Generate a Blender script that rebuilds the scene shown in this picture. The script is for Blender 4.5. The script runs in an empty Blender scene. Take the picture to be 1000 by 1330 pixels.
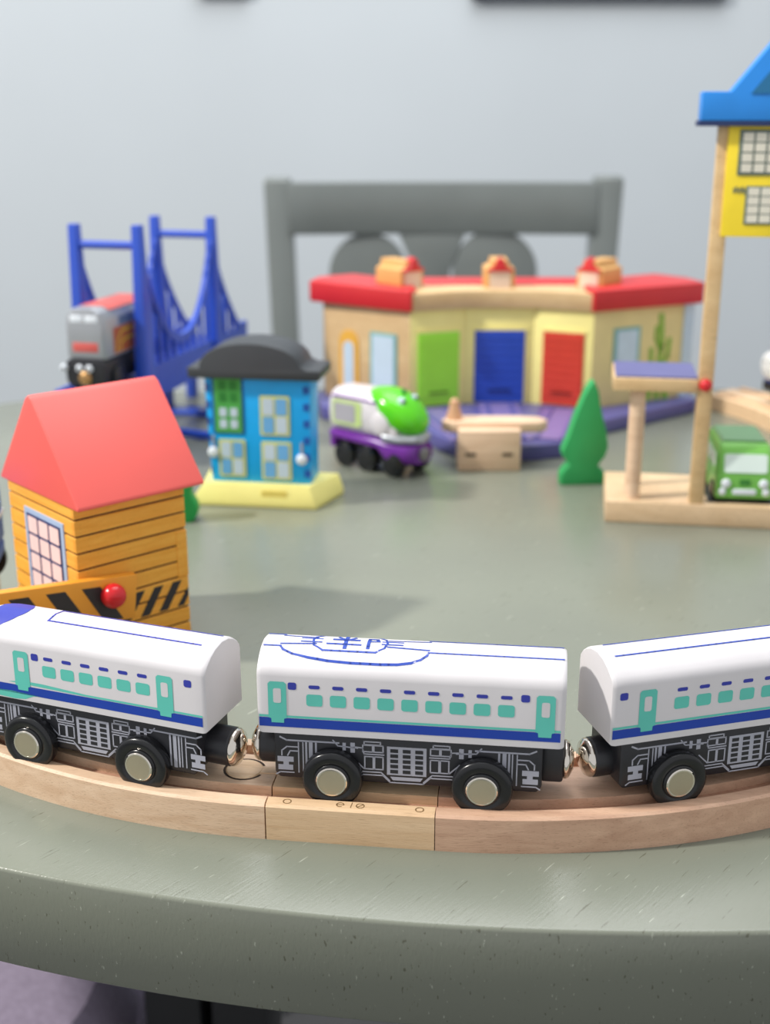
import bpy, bmesh, math, random
from mathutils import Matrix, Vector
random.seed(4)
C = bpy.context.scene.collection
S = 0.01                      # everything below is written in centimetres
TZ = 75.0                     # height of the table top above the floor
R = math.radians
PI = math.pi

def srgb(r, g, b):
    def f(v):
        v = v / 255.0
        return v / 12.92 if v <= .04045 else ((v + .055) / 1.055) ** 2.4
    return (f(r), f(g), f(b), 1)

# ------------------------------------------------------------------ camera
cd = bpy.data.cameras.new('camera'); cam = bpy.data.objects.new('camera', cd); C.objects.link(cam)
cd.sensor_fit = 'HORIZONTAL'; cd.sensor_width = 36; cd.lens = 57.6
cam.location = (0, 0, (TZ + 21.1) * S)
cam.rotation_euler = (R(90) - math.atan(518 / 1600), 0, 0)
cd.clip_start = .01; cd.clip_end = 50
cd.dof.use_dof = True; cd.dof.focus_distance = .385; cd.dof.aperture_fstop = 14
bpy.context.scene.camera = cam

# ------------------------------------------------------------------ light
w = bpy.data.worlds.new('world'); bpy.context.scene.world = w; w.use_nodes = True
bg = w.node_tree.nodes['Background']; bg.inputs[0].default_value = (.96, .975, 1, 1); bg.inputs[1].default_value = .70

def area(name, loc, target, size, power, col):
    ld = bpy.data.lights.new(name, 'AREA'); ld.shape = 'DISK'; ld.size = size; ld.energy = power; ld.color = col
    o = bpy.data.objects.new(name, ld); C.objects.link(o); o.location = loc
    o.rotation_euler = (Vector(target) - Vector(loc)).to_track_quat('-Z', 'Y').to_euler()
    return o
area('ceiling_lamp', (-1.85, .26, 2.50), (0, .5, .75), .16, 64, (1, .96, .90))
area('ceiling_panel', (.1, 1.15, 2.65), (.1, 1.25, .75), 1.7, 32, (.96, .98, 1))

vs = bpy.context.scene.view_settings
vs.view_transform = 'Standard'; vs.look = 'None'; vs.gamma = 1; vs.exposure = .08; vs.use_curve_mapping = False

# ------------------------------------------------------------------ materials
MATS = {}
def mat(name, col, rough=.5, metal=0, noise=0, nscale=8, bump=0, spec=.5, coat=0, emit=0, trans=0):
    if name in MATS: return MATS[name]
    m = bpy.data.materials.new(name); m.use_nodes = True; MATS[name] = m
    nt = m.node_tree; p = nt.nodes['Principled BSDF']
    p.inputs['Base Color'].default_value = col; p.inputs['Roughness'].default_value = rough
    p.inputs['Metallic'].default_value = metal; p.inputs['Specular IOR Level'].default_value = spec
    p.inputs['Coat Weight'].default_value = coat
    if trans: p.inputs['Transmission Weight'].default_value = trans
    if emit:
        p.inputs['Emission Color'].default_value = col; p.inputs['Emission Strength'].default_value = emit
    tc = nt.nodes.new('ShaderNodeTexCoord'); n = nt.nodes.new('ShaderNodeTexNoise')
    n.inputs['Scale'].default_value = nscale * 10; n.inputs['Detail'].default_value = 5
    nt.links.new(tc.outputs['Object'], n.inputs['Vector'])
    r = nt.nodes.new('ShaderNodeValToRGB')
    k = noise if noise else .04
    r.color_ramp.elements[0].position = .3; r.color_ramp.elements[1].position = .7
    r.color_ramp.elements[0].color = tuple(c * (1 - k) for c in col[:3]) + (1,)
    r.color_ramp.elements[1].color = tuple(min(1, c * (1 + k)) for c in col[:3]) + (1,)
    nt.links.new(n.outputs['Fac'], r.inputs['Fac']); nt.links.new(r.outputs['Color'], p.inputs['Base Color'])
    if bump:
        b = nt.nodes.new('ShaderNodeBump'); b.inputs['Strength'].default_value = bump; b.inputs['Distance'].default_value = .0004
        nt.links.new(n.outputs['Fac'], b.inputs['Height']); nt.links.new(b.outputs['Normal'], p.inputs['Normal'])
    return m

def wood(name, c1, c2, rough=.5, stretch=(6, 90, 90), rot=0, fine=.45):
    """streaky timber: stretched noise for the grain, short dark pores on top"""
    if name in MATS: return MATS[name]
    m = bpy.data.materials.new(name); m.use_nodes = True; MATS[name] = m
    nt = m.node_tree; p = nt.nodes['Principled BSDF']; p.inputs['Roughness'].default_value = rough
    tc = nt.nodes.new('ShaderNodeTexCoord'); mp = nt.nodes.new('ShaderNodeMapping')
    mp.inputs['Scale'].default_value = stretch; mp.inputs['Rotation'].default_value = (0, 0, rot)
    n = nt.nodes.new('ShaderNodeTexNoise'); n.inputs['Scale'].default_value = 3; n.inputs['Detail'].default_value = 6
    n.inputs['Distortion'].default_value = .6
    r = nt.nodes.new('ShaderNodeValToRGB'); r.color_ramp.elements[0].position = .32; r.color_ramp.elements[1].position = .68
    r.color_ramp.elements[0].color = c1; r.color_ramp.elements[1].color = c2
    mp2 = nt.nodes.new('ShaderNodeMapping'); mp2.inputs['Scale'].default_value = tuple(v * 9 for v in stretch)
    mp2.inputs['Rotation'].default_value = (0, 0, rot)
    n2 = nt.nodes.new('ShaderNodeTexNoise'); n2.inputs['Scale'].default_value = 4
    r2 = nt.nodes.new('ShaderNodeValToRGB'); r2.color_ramp.elements[0].position = .30; r2.color_ramp.elements[1].position = .42
    r2.color_ramp.elements[0].color = (fine, fine * .9, fine * .8, 1); r2.color_ramp.elements[1].color = (1, 1, 1, 1)
    mx = nt.nodes.new('ShaderNodeMix'); mx.data_type = 'RGBA'; mx.blend_type = 'MULTIPLY'; mx.inputs[0].default_value = .38
    L = nt.links.new
    L(tc.outputs['Object'], mp.inputs[0]); L(mp.outputs[0], n.inputs[0]); L(n.outputs['Fac'], r.inputs[0])
    L(tc.outputs['Object'], mp2.inputs[0]); L(mp2.outputs[0], n2.inputs[0]); L(n2.outputs['Fac'], r2.inputs[0])
    L(r.outputs[0], mx.inputs[6]); L(r2.outputs[0], mx.inputs[7]); L(mx.outputs[2], p.inputs['Base Color'])
    b = nt.nodes.new('ShaderNodeBump'); b.inputs['Strength'].default_value = .25; b.inputs['Distance'].default_value = .0003
    L(n2.outputs['Fac'], b.inputs['Height']); L(b.outputs[0], p.inputs['Normal'])
    return m

def table_paint():
    m = bpy.data.materials.new('grey_green_table_paint'); m.use_nodes = True
    nt = m.node_tree; p = nt.nodes['Principled BSDF']; L = nt.links.new
    p.inputs['Roughness'].default_value = .25; p.inputs['Specular IOR Level'].default_value = .5
    tc = nt.nodes.new('ShaderNodeTexCoord')
    n = nt.nodes.new('ShaderNodeTexNoise'); n.inputs['Scale'].default_value = 7; n.inputs['Detail'].default_value = 4
    r = nt.nodes.new('ShaderNodeValToRGB'); r.color_ramp.elements[0].position = .3; r.color_ramp.elements[1].position = .7
    r.color_ramp.elements[0].color = srgb(117, 121, 109); r.color_ramp.elements[1].color = srgb(127, 131, 117)
    # brush strokes and open grain, running away from the viewer at a slant
    mp = nt.nodes.new('ShaderNodeMapping'); mp.vector_type = 'TEXTURE'; mp.inputs['Rotation'].default_value = (0, 0, R(50)); mp.inputs['Scale'].default_value = (1 / 55, 1 / 850, 1 / 260)
    g = nt.nodes.new('ShaderNodeTexNoise'); g.inputs['Scale'].default_value = 1.6; g.inputs['Detail'].default_value = 3
    gr = nt.nodes.new('ShaderNodeValToRGB'); gr.color_ramp.elements[0].position = .29; gr.color_ramp.elements[1].position = .325
    gr.color_ramp.elements[0].color = (.45, .42, .34, 1); gr.color_ramp.elements[1].color = (1, 1, 1, 1)
    hr = nt.nodes.new('ShaderNodeValToRGB'); hr.color_ramp.elements[0].position = .70; hr.color_ramp.elements[1].position = .73
    hr.color_ramp.elements[0].color = (0, 0, 0, 1); hr.color_ramp.elements[1].color = (.22, .23, .2, 1)
    mx = nt.nodes.new('ShaderNodeMix'); mx.data_type = 'RGBA'; mx.blend_type = 'MULTIPLY'; mx.inputs[0].default_value = .8
    ad = nt.nodes.new('ShaderNodeMix'); ad.data_type = 'RGBA'; ad.blend_type = 'ADD'; ad.inputs[0].default_value = .8
    L(tc.outputs['Object'], n.inputs[0]); L(n.outputs['Fac'], r.inputs[0])
    L(tc.outputs['Object'], mp.inputs[0]); L(mp.outputs[0], g.inputs[0]); L(g.outputs['Fac'], gr.inputs[0]); L(g.outputs['Fac'], hr.inputs[0])
    L(r.outputs[0], mx.inputs[6]); L(gr.outputs[0], mx.inputs[7]); L(mx.outputs[2], ad.inputs[6]); L(hr.outputs[0], ad.inputs[7])
    L(ad.outputs[2], p.inputs['Base Color'])
    b = nt.nodes.new('ShaderNodeBump'); b.inputs['Strength'].default_value = .25; b.inputs['Distance'].default_value = .0003
    L(g.outputs['Fac'], b.inputs['Height']); L(b.outputs[0], p.inputs['Normal'])
    return m

beech = wood('beech', srgb(214, 180, 148), srgb(232, 202, 172), .5, (8, 90, 90))
beech2 = wood('beech_warm', srgb(214, 178, 138), srgb(232, 200, 162), .5, (6, 110, 110))
beech3 = wood('beech_pink', srgb(196, 156, 130), srgb(218, 180, 152), .5, (8, 90, 90))
groove_shade_m = wood('beech_groove_shade', srgb(176, 132, 108), srgb(198, 154, 128), .6, (14, 60, 60))
pine = wood('pale_pine', srgb(206, 176, 138), srgb(222, 194, 158), .5, (12, 12, 30))
tan = wood('tan_board', srgb(206, 172, 124), srgb(220, 190, 142), .5, (10, 10, 30))
M = dict(
 white=mat('white_paint', srgb(214, 211, 213), .42, 0, .03, 6, .35),
 teal=mat('teal_print', srgb(96, 198, 182), .45),
 blue=mat('royal_blue_print', srgb(18, 62, 165), .45),
 purpleblue=mat('indigo_print', srgb(52, 62, 165), .45),
 black=mat('black_paint', srgb(34, 35, 40), .38, 0, .1, 30, .1),
 tyre=mat('black_plastic', srgb(22, 23, 26), .25, 0, .1, 20),
 printgrey=mat('pale_grey_print', srgb(168, 170, 182), .5),
 nickel=mat('nickel', srgb(196, 186, 158), .22, 1),

 hub=mat('champagne_hub', srgb(172, 164, 140), .4, .55),
 chrome=mat('chrome', srgb(225, 218, 208), .1, 1),
 burn=mat('burnt_mark', srgb(112, 82, 40), .7),
 gap=mat('dark_gap', srgb(60, 42, 30), .8),
 red=mat('red_roof_paint', srgb(238, 98, 90), .45, 0, .02, 3, .1),
 redgloss=mat('red_gloss', srgb(205, 32, 40), .2),
 orange=wood('orange_plank_print', srgb(240, 164, 52), srgb(250, 184, 72), .5, (16, 16, 160)),
 orangepaint=mat('orange_paint', srgb(236, 158, 48), .4),
 brown=mat('dark_brown_print', srgb(62, 34, 22), .6),
 stripe=mat('charcoal_print', srgb(46, 42, 44), .5),
 frameblue=mat('pale_blue_print', srgb(165, 185, 215), .5),
 navy=mat('navy_print', srgb(32, 42, 98), .5),
 pink=mat('pale_pink_print', srgb(242, 208, 204), .5),
 bridge=mat('cobalt_bridge_plastic', srgb(44, 80, 188), .3, 0, .05, 5),
 bridgedark=mat('indigo_bridge_plastic', srgb(50, 70, 168), .35),
 houseblue=mat('bright_blue_paint', srgb(10, 172, 246), .4, 0, .06, 8),
 deepblue=mat('deep_blue_print', srgb(20, 84, 168), .5),
 charcoal=mat('charcoal_roof', srgb(56, 60, 64), .5),
 cream=mat('pale_yellow_paint', srgb(240, 230, 140), .5),
 creamdark=mat('gold_print', srgb(232, 212, 108), .5),
 leaf=mat('green_door_paint', srgb(76, 168, 78), .45),
 leafdark=mat('dark_green_print', srgb(40, 128, 50), .5),
 pane=mat('pale_pane_print', srgb(196, 214, 228), .25),
 paneblue=mat('sky_pane_print', srgb(110, 176, 228), .25),
 yellowframe=mat('yellow_green_frame', srgb(208, 210, 120), .5),
 lamp=mat('white_lamp', srgb(225, 232, 240), .3),
 wallyellow=mat('butter_yellow_wall', srgb(246, 234, 150), .55),
 roofred=mat('toy_roof_red', srgb(202, 38, 42), .4),
 doorgreen=mat('lime_door', srgb(166, 236, 70), .35),
 doorblue=mat('blue_door', srgb(40, 76, 184), .35),
 doorred=mat('red_door', srgb(210, 66, 48), .35),
 violet=mat('violet_platform', srgb(88, 86, 146), .35),
 violetlight=mat('lilac_track', srgb(120, 108, 160), .35),
 violettop=mat('violet_platform_top', srgb(98, 98, 148), .4),
 archorange=mat('orange_arch', srgb(232, 176, 70), .5),
 teallight=mat('pale_teal_frame', srgb(120, 176, 172), .5),
 dormer=mat('orange_tan_dormer', srgb(214, 164, 96), .5),
 pinkwhite=mat('pale_dormer_front', srgb(226, 204, 186), .5),
 lime=mat('lime_gloss', srgb(88, 200, 20), .15, 0, .03),
 purple=mat('purple_gloss', srgb(112, 44, 150), .25),
 pearl=mat('pearl_white_plastic', srgb(220, 214, 216), .25),
 silver=mat('silver_plastic', srgb(168, 172, 178), .3, .3),
 limepale=mat('pale_lime_print', srgb(196, 216, 140), .4),
 greyprint=mat('grey_print', srgb(172, 168, 174), .4),
 tree=mat('tree_green_paint', srgb(42, 156, 86), .5),
 bush=mat('bush_green_paint', srgb(30, 160, 74), .5),
 towerblue=mat('tower_roof_blue', srgb(32, 132, 218), .4),
 towerbluedark=mat('tower_roof_dark_blue_print', srgb(30, 112, 160), .5),
 toweryellow=mat('tower_yellow', srgb(248, 220, 50), .45),
 greyframe=mat('grey_green_frame', srgb(96, 112, 104), .5),
 paneivory=mat('ivory_pane', srgb(226, 222, 206), .4),
 road=mat('dark_road_inlay', srgb(58, 62, 62), .5),
 busgreen=mat('bus_green', srgb(118, 188, 84), .3),
 busroof=mat('bus_roof_green', srgb(104, 148, 100), .35),
 glasswhite=mat('milky_windscreen', srgb(216, 232, 226), .2),
 chairgrey=mat('grey_chair_paint', srgb(112, 118, 116), .3, 0, .04, 2),
 wall=mat('pale_grey_wall_paint', srgb(190, 197, 202), .8, 0, .02, .3, .05),
 floorm=mat('grey_floor', srgb(70, 70, 72), .6, 0, .08, 1),
 framedark=mat('dark_navy_frame', srgb(38, 40, 62), .4),
 paper=mat('picture_print', srgb(120, 130, 140), .6, 0, .2, 3),
 lavender=mat('lavender_grey_fabric', srgb(164, 152, 174), .95, 0, .12, 25, .6),
 ironblack=mat('black_metal', srgb(24, 25, 27), .5),
 redprint=mat('faded_red_print', srgb(206, 92, 86), .5),
 yellowprint=mat('yellow_print', srgb(226, 196, 60), .5),
 bluegrey=mat('blue_grey_print', srgb(92, 108, 140), .5),
 brass=mat('brass', srgb(190, 150, 100), .25, .9),
 face=mat('white_face', srgb(222, 222, 220), .4),
 facegrey=mat('grey_face_print', srgb(120, 118, 118), .5),
 wagonblue=mat('wagon_blue', srgb(38, 62, 150), .4),
)
TABLE = table_paint()

# ------------------------------------------------------------------ mesh tools
class MB:
    def __init__(s): s.v = []; s.f = []; s.m = []
    def add(s, verts, faces, T=None, mi=0):
        o = len(s.v)
        for p in verts:
            p = Vector(p)
            if T is not None: p = T @ p
            s.v.append(p)
        for f in faces: s.f.append([i + o for i in f]); s.m.append(mi)
        return s
    def box(s, x0, x1, y0, y1, z0, z1, T=None, mi=0):
        v = [(x0, y0, z0), (x1, y0, z0), (x1, y1, z0), (x0, y1, z0), (x0, y0, z1), (x1, y0, z1), (x1, y1, z1), (x0, y1, z1)]
        return s.add(v, [(0, 3, 2, 1), (4, 5, 6, 7), (0, 1, 5, 4), (1, 2, 6, 5), (2, 3, 7, 6), (3, 0, 4, 7)], T, mi)
    def prism(s, poly, a, b, axis='z', T=None, mi=0):
        """extrude a 2D outline between a and b along an axis"""
        def q(p, t):
            return {'z': (p[0], p[1], t), 'y': (p[0], t, p[1]), 'x': (t, p[0], p[1])}[axis]
        n = len(poly)
        v = [q(p, a) for p in poly] + [q(p, b) for p in poly]
        f = [list(range(n))[::-1], list(range(n, 2 * n))] + [(i, (i + 1) % n, n + (i + 1) % n, n + i) for i in range(n)]
        return s.add(v, f, T, mi)
    def lathe(s, prof, n=24, T=None, mi=0):
        """profile of (r, z) turned about z"""
        v = []; f = []
        for r, z in prof:
            for k in range(n):
                a = 2 * PI * k / n; v.append((r * math.cos(a), r * math.sin(a), z))
        for i in range(len(prof) - 1):
            for k in range(n):
                k2 = (k + 1) % n
                f.append((i * n + k, i * n + k2, (i + 1) * n + k2, (i + 1) * n + k))
        f.append(list(range(n))[::-1]); f.append([(len(prof) - 1) * n + k for k in range(n)])
        return s.add(v, f, T, mi)
    def loft(s, secs, closed=True, cap=True, T=None, mi=0):
        n = len(secs[0]); v = [p for q in secs for p in q]; f = []
        for i in range(len(secs) - 1):
            for k in range(n if closed else n - 1):
                k2 = (k + 1) % n
                f.append((i * n + k, i * n + k2, (i + 1) * n + k2, (i + 1) * n + k))
        if cap: f.append(list(range(n))[::-1]); f.append([(len(secs) - 1) * n + k for k in range(n)])
        return s.add(v, f, T, mi)
    def ball(s, c, r, T=None, n=16, sc=(1, 1, 1)):
        secs = []; v = []; f = []; k = n // 2
        prof = [(max(1e-4, math.sin(PI * i / k)), -math.cos(PI * i / k)) for i in range(k + 1)]
        M_ = Matrix.Translation(c) @ Matrix.Diagonal((r * sc[0], r * sc[1], r * sc[2], 1))
        if T is not None: M_ = T @ M_
        return s.lathe(prof, n, M_)
    def rod(s, a, b, r, n=12, r2=None, T=None):
        a = Vector(a); b = Vector(b); d = b - a
        M_ = Matrix.Translation(a) @ d.to_track_quat('Z', 'Y').to_matrix().to_4x4()
        if T is not None: M_ = T @ M_
        return s.lathe([(r, 0), (r2 if r2 else r, d.length)], n, M_)
    def beam(s, a, b, w_, h, T=None):
        a = Vector(a); b = Vector(b); d = b - a
        M_ = Matrix.Translation(a) @ d.to_track_quat('X', 'Z').to_matrix().to_4x4()
        if T is not None: M_ = T @ M_
        return s.box(0, d.length, -w_ / 2, w_ / 2, -h / 2, h / 2, M_)
    def build(s, name, material, parent=None, bevel=0, seg=2, angle=35, smooth=True):
        me = bpy.data.meshes.new(name)
        me.from_pydata([v * S for v in s.v], [], s.f)
        bm = bmesh.new(); bm.from_mesh(me)
        bmesh.ops.recalc_face_normals(bm, faces=bm.faces)
        if bevel:
            ed = [e for e in bm.edges if len(e.link_faces) == 2 and e.calc_face_angle(0) > R(30)]
            bmesh.ops.bevel(bm, geom=ed, offset=bevel * S, segments=seg, profile=.5, affect='EDGES', clamp_overlap=True)
        bm.to_mesh(me); bm.free()
        for m_ in (material if isinstance(material, (list, tuple)) else [material]): me.materials.append(m_)
        if not bevel:
            for p, mi in zip(me.polygons, s.m): p.material_index = mi
        if smooth:
            for p in me.polygons: p.use_smooth = True
            me.set_sharp_from_angle(angle=R(angle))
        o = bpy.data.objects.new(name, me); C.objects.link(o)
        if parent is not None: o.parent = parent
        return o

def thing(name, label, cat, loc=(0, 0, 0), rotz=0, group=None):
    o = bpy.data.objects.new(name, None); C.objects.link(o); o.empty_display_size = .01
    o.location = (loc[0] * S, loc[1] * S, (loc[2] + TZ) * S); o.rotation_euler = (0, 0, R(rotz))
    o['label'] = label; o['category'] = cat
    if group: o['group'] = group
    return o
def tagged(o, label, cat, loc=None, rotz=0, group=None):
    if loc is not None:
        o.location = (loc[0] * S, loc[1] * S, (loc[2] + TZ) * S); o.rotation_euler = (0, 0, R(rotz))
    o['label'] = label; o['category'] = cat
    if group: o['group'] = group
    return o
def struct(o): o['kind'] = 'structure'; return o
def dup(root, loc, rotz, label):
    r = root.copy(); C.objects.link(r)
    r.location = (loc[0] * S, loc[1] * S, (loc[2] + TZ) * S); r.rotation_euler = (0, 0, R(rotz)); r['label'] = label
    for ch in list(root.children):
        c = ch.copy(); C.objects.link(c); c.parent = r
        for g in ch.children:
            d = g.copy(); C.objects.link(d); d.parent = c
    return r
def rrect(x0, x1, y0, y1, r, n=4):
    pts = []
    for cx, cy, a0 in ((x1 - r, y1 - r, 0), (x0 + r, y1 - r, 90), (x0 + r, y0 + r, 180), (x1 - r, y0 + r, 270)):
        for k in range(n + 1):
            a = R(a0 + 90 * k / n); pts.append((cx + r * math.cos(a), cy + r * math.sin(a)))
    return pts
def stroke(pts, wd):
    """polyline -> list of quads (2D)"""
    out = []
    for (x0, y0), (x1, y1) in zip(pts, pts[1:]):
        dx, dy = x1 - x0, y1 - y0; l = math.hypot(dx, dy) or 1; ux, uy = dx / l, dy / l
        h = wd / 2; ex, ey = ux * h * .9, uy * h * .9; nx, ny = -uy * h, ux * h
        out.append([(x0 - ex - nx, y0 - ey - ny), (x1 + ex - nx, y1 + ey - ny), (x1 + ex + nx, y1 + ey + ny), (x0 - ex + nx, y0 - ey + ny)])
    return out

# ------------------------------------------------------------------ room
b = MB(); b.box(-330, 330, 220, 232, 0, 270); struct(b.build('wall_back', M['wall']))
b = MB(); b.box(-330, 330, -150, 232, -8, 0); struct(b.build('floor', M['floorm']))
b = MB(); b.prism([(218.6, 0), (220, 0), (220, 9), (219.3, 9), (218.6, 8)], -330, 330, 'x'); struct(b.build('baseboard_back', M['white']))

# pictures on the wall: only their lower rails reach into the frame
def picture(x0, x1, z0, h, label):
    t = thing('picture_frame', label, 'picture', ((x0 + x1) / 2, 219.9, z0), 0)
    W = (x1 - x0) / 2; f = MB()
    f.box(-W, W, -1.8, 0, 0, 2.2); f.box(-W, W, -1.8, 0, h - 2.2, h)
    f.box(-W, -W + 2.2, -1.8, 0, 2.2, h - 2.2); f.box(W - 2.2, W, -1.8, 0, 2.2, h - 2.2)
    f.build('frame', M['framedark'], t, .15)
    p = MB(); p.box(-W + 2, W - 2, -.9, -.3, 2, h - 2); p.build('print', M['paper'], t)
picture(14.2, 56, 39.0, 45, 'dark framed picture whose lower edge shows at top right of the wall')
picture(-31, -22.4, 39.8, 30, 'small dark framed picture whose lower corner shows at top left of the wall')

# ------------------------------------------------------------------ table
def table_outline(off=0, n=420):
    pts = []; a = 47.2 - off; bb = 34.4 - off
    for k in range(n):
        t = 2 * PI * k / n; cx, sy = math.cos(t), math.sin(t)
        e = 2.0 if sy < 0 else 3.4
        pts.append((8 + a * math.copysign(abs(cx) ** (2 / e), cx), 62.6 + (bb if sy < 0 else bb + .9) * math.copysign(abs(sy) ** (2 / e), sy)))
    return pts
t = thing('dining_table', 'large rounded grey green painted table carrying all the toys', 'table', (8, 62, -TZ))
def tl(pts): return [(x - 8, y - 62) for x, y in pts]
b = MB()
secs = []
for off, z in ((.3, TZ - 3.5), (.12, TZ - 3.46), (.02, TZ - 3.36), (0, TZ - .12), (.04, TZ - .03), (.13, TZ)):
    secs.append([(x, y, z) for x, y in tl(table_outline(off))])
b.loft(secs); b.build('table_top', TABLE, t, angle=50)
b = MB(); b.loft([[(x, y, z) for x, y in tl(table_outline(9))] for z in (TZ - 7.5, TZ - 3.5)]); b.build('apron', TABLE, t)
for x in (-20.1, -16.3, 24, 28):
    b = MB(); b.box(x - 1.6, x + 1.6, -4, 4, 3, TZ - 7.5); b.build('table_leg', M['ironblack'], t, .2)
for x in (-18.2, 26):
    b = MB(); b.box(x - 3.1, x + 3.1, -22, 22, 0, 3); b.build('foot', M['ironblack'], t, .4)

# stool under the table, black posts, back chair
t = thing('pouf', 'lavender grey fabric pouf beneath the table edge at lower left', 'pouf', (-31.9, 62, -TZ))
b = MB(); b.lathe([(12, 0), (15.5, .8), (17, 4), (17.3, 30), (16.8, 42), (14.6, 46.6), (10, 48.3), (3, 49)], 40); b.build('cover', M['lavender'], t)
b = MB()
for k in range(24):
    a = 2 * PI * k / 24; a2 = 2 * PI * (k + 1) / 24
    b.rod((16.75 * math.cos(a), 16.75 * math.sin(a), 42.2), (16.75 * math.cos(a2), 16.75 * math.sin(a2), 42.2), .3, 6)
b.build('piping', M['lavender'], t)

t = thing('dining_chair', 'grey painted dining chair standing behind the table', 'chair', (6.8, 150, -TZ))
def chx(x): return x - 6.8
b = MB(); b.loft([[(chx(x), y, z) for x, y in ((x0, y0), (x1, y0), (x1, y1), (x0, y1))] for x0, x1, y0, y1, z in
     ((-13.1, -9.9, 0, 3, 0), (-13.1, -9.9, -1, 2, 45), (-14.2, -11.0, -1.6, 1.8, 88.3), (-14.1, -11.1, -1.4, 1.6, 88.9))]); b.build('back_post', M['chairgrey'], t, .3)
b = MB(); b.loft([[(chx(x), y, z) for x, y in ((x0, y0), (x1, y0), (x1, y1), (x0, y1))] for x0, x1, y0, y1, z in
     ((23.4, 26.6, 0, 3, 0), (23.4, 26.6, -1, 2, 45), (24.6, 27.9, -1.6, 1.8, 88.5), (24.7, 27.8, -1.4, 1.6, 89.1))]); b.build('back_post', M['chairgrey'], t, .3)
b = MB(); pts = []
for k in range(13):
    u = k / 12; x = -11.4 + u * 36.4; pts.append((chx(x), 1.3 * (1 - (2 * u - 1) ** 2)))
poly = pts + [(x, y - 1.8) for x, y in pts[::-1]]
b.prism(poly, 82.4, 88.4); b.build('top_rail', M['chairgrey'], t, .25)
for cx, r in ((-2.0, 4.7), (13.2, 5.1)):
    b = MB(); pts = [(chx(cx) + r * math.cos(PI * k / 20), 77.8 + r * math.sin(PI * k / 20)) for k in range(21)]
    pts = [(chx(cx) + r, 56)] + pts + [(chx(cx) - r, 56)]
    b.prism(pts, -.3, 1.0, 'y'); b.build('back_panel', M['chairgrey'], t, .2)
b = MB(); b.prism([(chx(3.2), 56), (chx(8.0), 56), (chx(7.8), 78), (chx(9.6), 82.5), (chx(1.6), 82.5), (chx(3.6), 78)], -.4, 1.2, 'y'); b.build('centre_splat', M['chairgrey'], t, .2)
b = MB(); b.box(chx(-11), chx(24.6), -.6, 1.2, 53, 57); b.build('lower_rail', M['chairgrey'], t, .2)
b = MB(); b.prism([(chx(-13.5), 1), (chx(27.1), 1), (chx(28), -38), (chx(-14.4), -38)], 43, 46); b.build('seat', M['chairgrey'], t, .6)
for x in (-12.5, 26):
    b = MB(); b.loft([[(chx(x) + s1 * q, -35 + s2 * q, z) for s1, s2 in ((-1, -1), (1, -1), (1, 1), (-1, 1))] for q, z in ((1.2, 0), (1.9, 43))]); b.build('front_leg', M['chairgrey'], t, .2)
    b = MB(); b.box(chx(x) - .8, chx(x) + .8, -34, 0, 20, 22.5); b.build('stretcher', M['chairgrey'], t, .15)

# ------------------------------------------------------------------ wooden track
TP = [(0, 0), (4, 0), (4, 1.12), (3.92, 1.2), (3.52, 1.2), (3.5, .9), (2.95, .9), (2.93, 1.2), (1.07, 1.2), (1.05, .9), (.5, .9), (.48, 1.2), (.08, 1.2), (0, 1.12)]
def track_piece(name, label, curve, length, material, loc, rotz, knob=None, group='wooden track under the white train'):
    """local frame: starts at the origin on the near edge, runs along +x; curve +1 bends left with outer radius 22.2, 0 straight"""
    me = MB(); secs = []
    n = 28 if curve else 2
    for k in range(n + 1):
        u = k / n
        if curve:
            a = length * u * curve; Rr = 22.2
            sec = [(curve * (Rr - d) * math.sin(abs(a)) * (1 if curve > 0 else 1), Rr - (Rr - d) * math.cos(a), z) for d, z in TP]
        else:
            sec = [(length * u, d, z) for d, z in TP]
        secs.append(sec)
    me.loft(secs)
    # material by height: groove floor is darker and pinker, its shadow painted into the wood
    o = me.build(name, [material, groove_shade_m], None, 0, angle=25)
    for p in o.data.polygons:
        c = p.center / S
        if abs(c.z - .9) < .06 and abs(p.normal.z) > .5: p.material_index = 1
    tagged(o, label, 'toy track', loc, rotz, group)
    return o
GA = -6.87
straight = track_piece('track_piece', 'short straight wooden track piece with burnt marks between two curves', 0, 5.13, beech2, (-3.62, 32.72, 0), GA)
right = track_piece('track_piece', 'curved wooden track piece to the right of the short straight one, under the rear coach', 1, R(45), beech3, (1.50, 32.10, 0), GA)
left = track_piece('track_piece', 'curved wooden track piece to the left of the short straight one, under the nose coach', -1, R(45), beech, (-3.66, 32.73, 0), GA)
# peg of the straight piece lying in the socket of the left curve
b = MB(); b.lathe([(.6, 1.0), (.6, 1.2), (.56, 1.235)], 28, Matrix.Translation((-1.1, 2.0, 0))); b.box(-.62, .0, 1.82, 2.18, 1.0, 1.225)
b.build('joint_peg', beech2, straight)
b = MB(); n = 28; v = []; f = []
for k in range(n):
    a = 2 * PI * k / n
    for r in (.6, .68): v.append((-1.1 + r * math.cos(a), 2 + r * math.sin(a), 1.206))
for k in range(n):
    if 2 * PI * k / n < .35 or 2 * PI * (k + 1) / n > 2 * PI - .35: continue
    k2 = (k + 1) % n; f.append((2 * k, 2 * k + 1, 2 * k2 + 1, 2 * k2))
b.add(v, f); b.build('joint_gap', M['gap'], straight)
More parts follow.
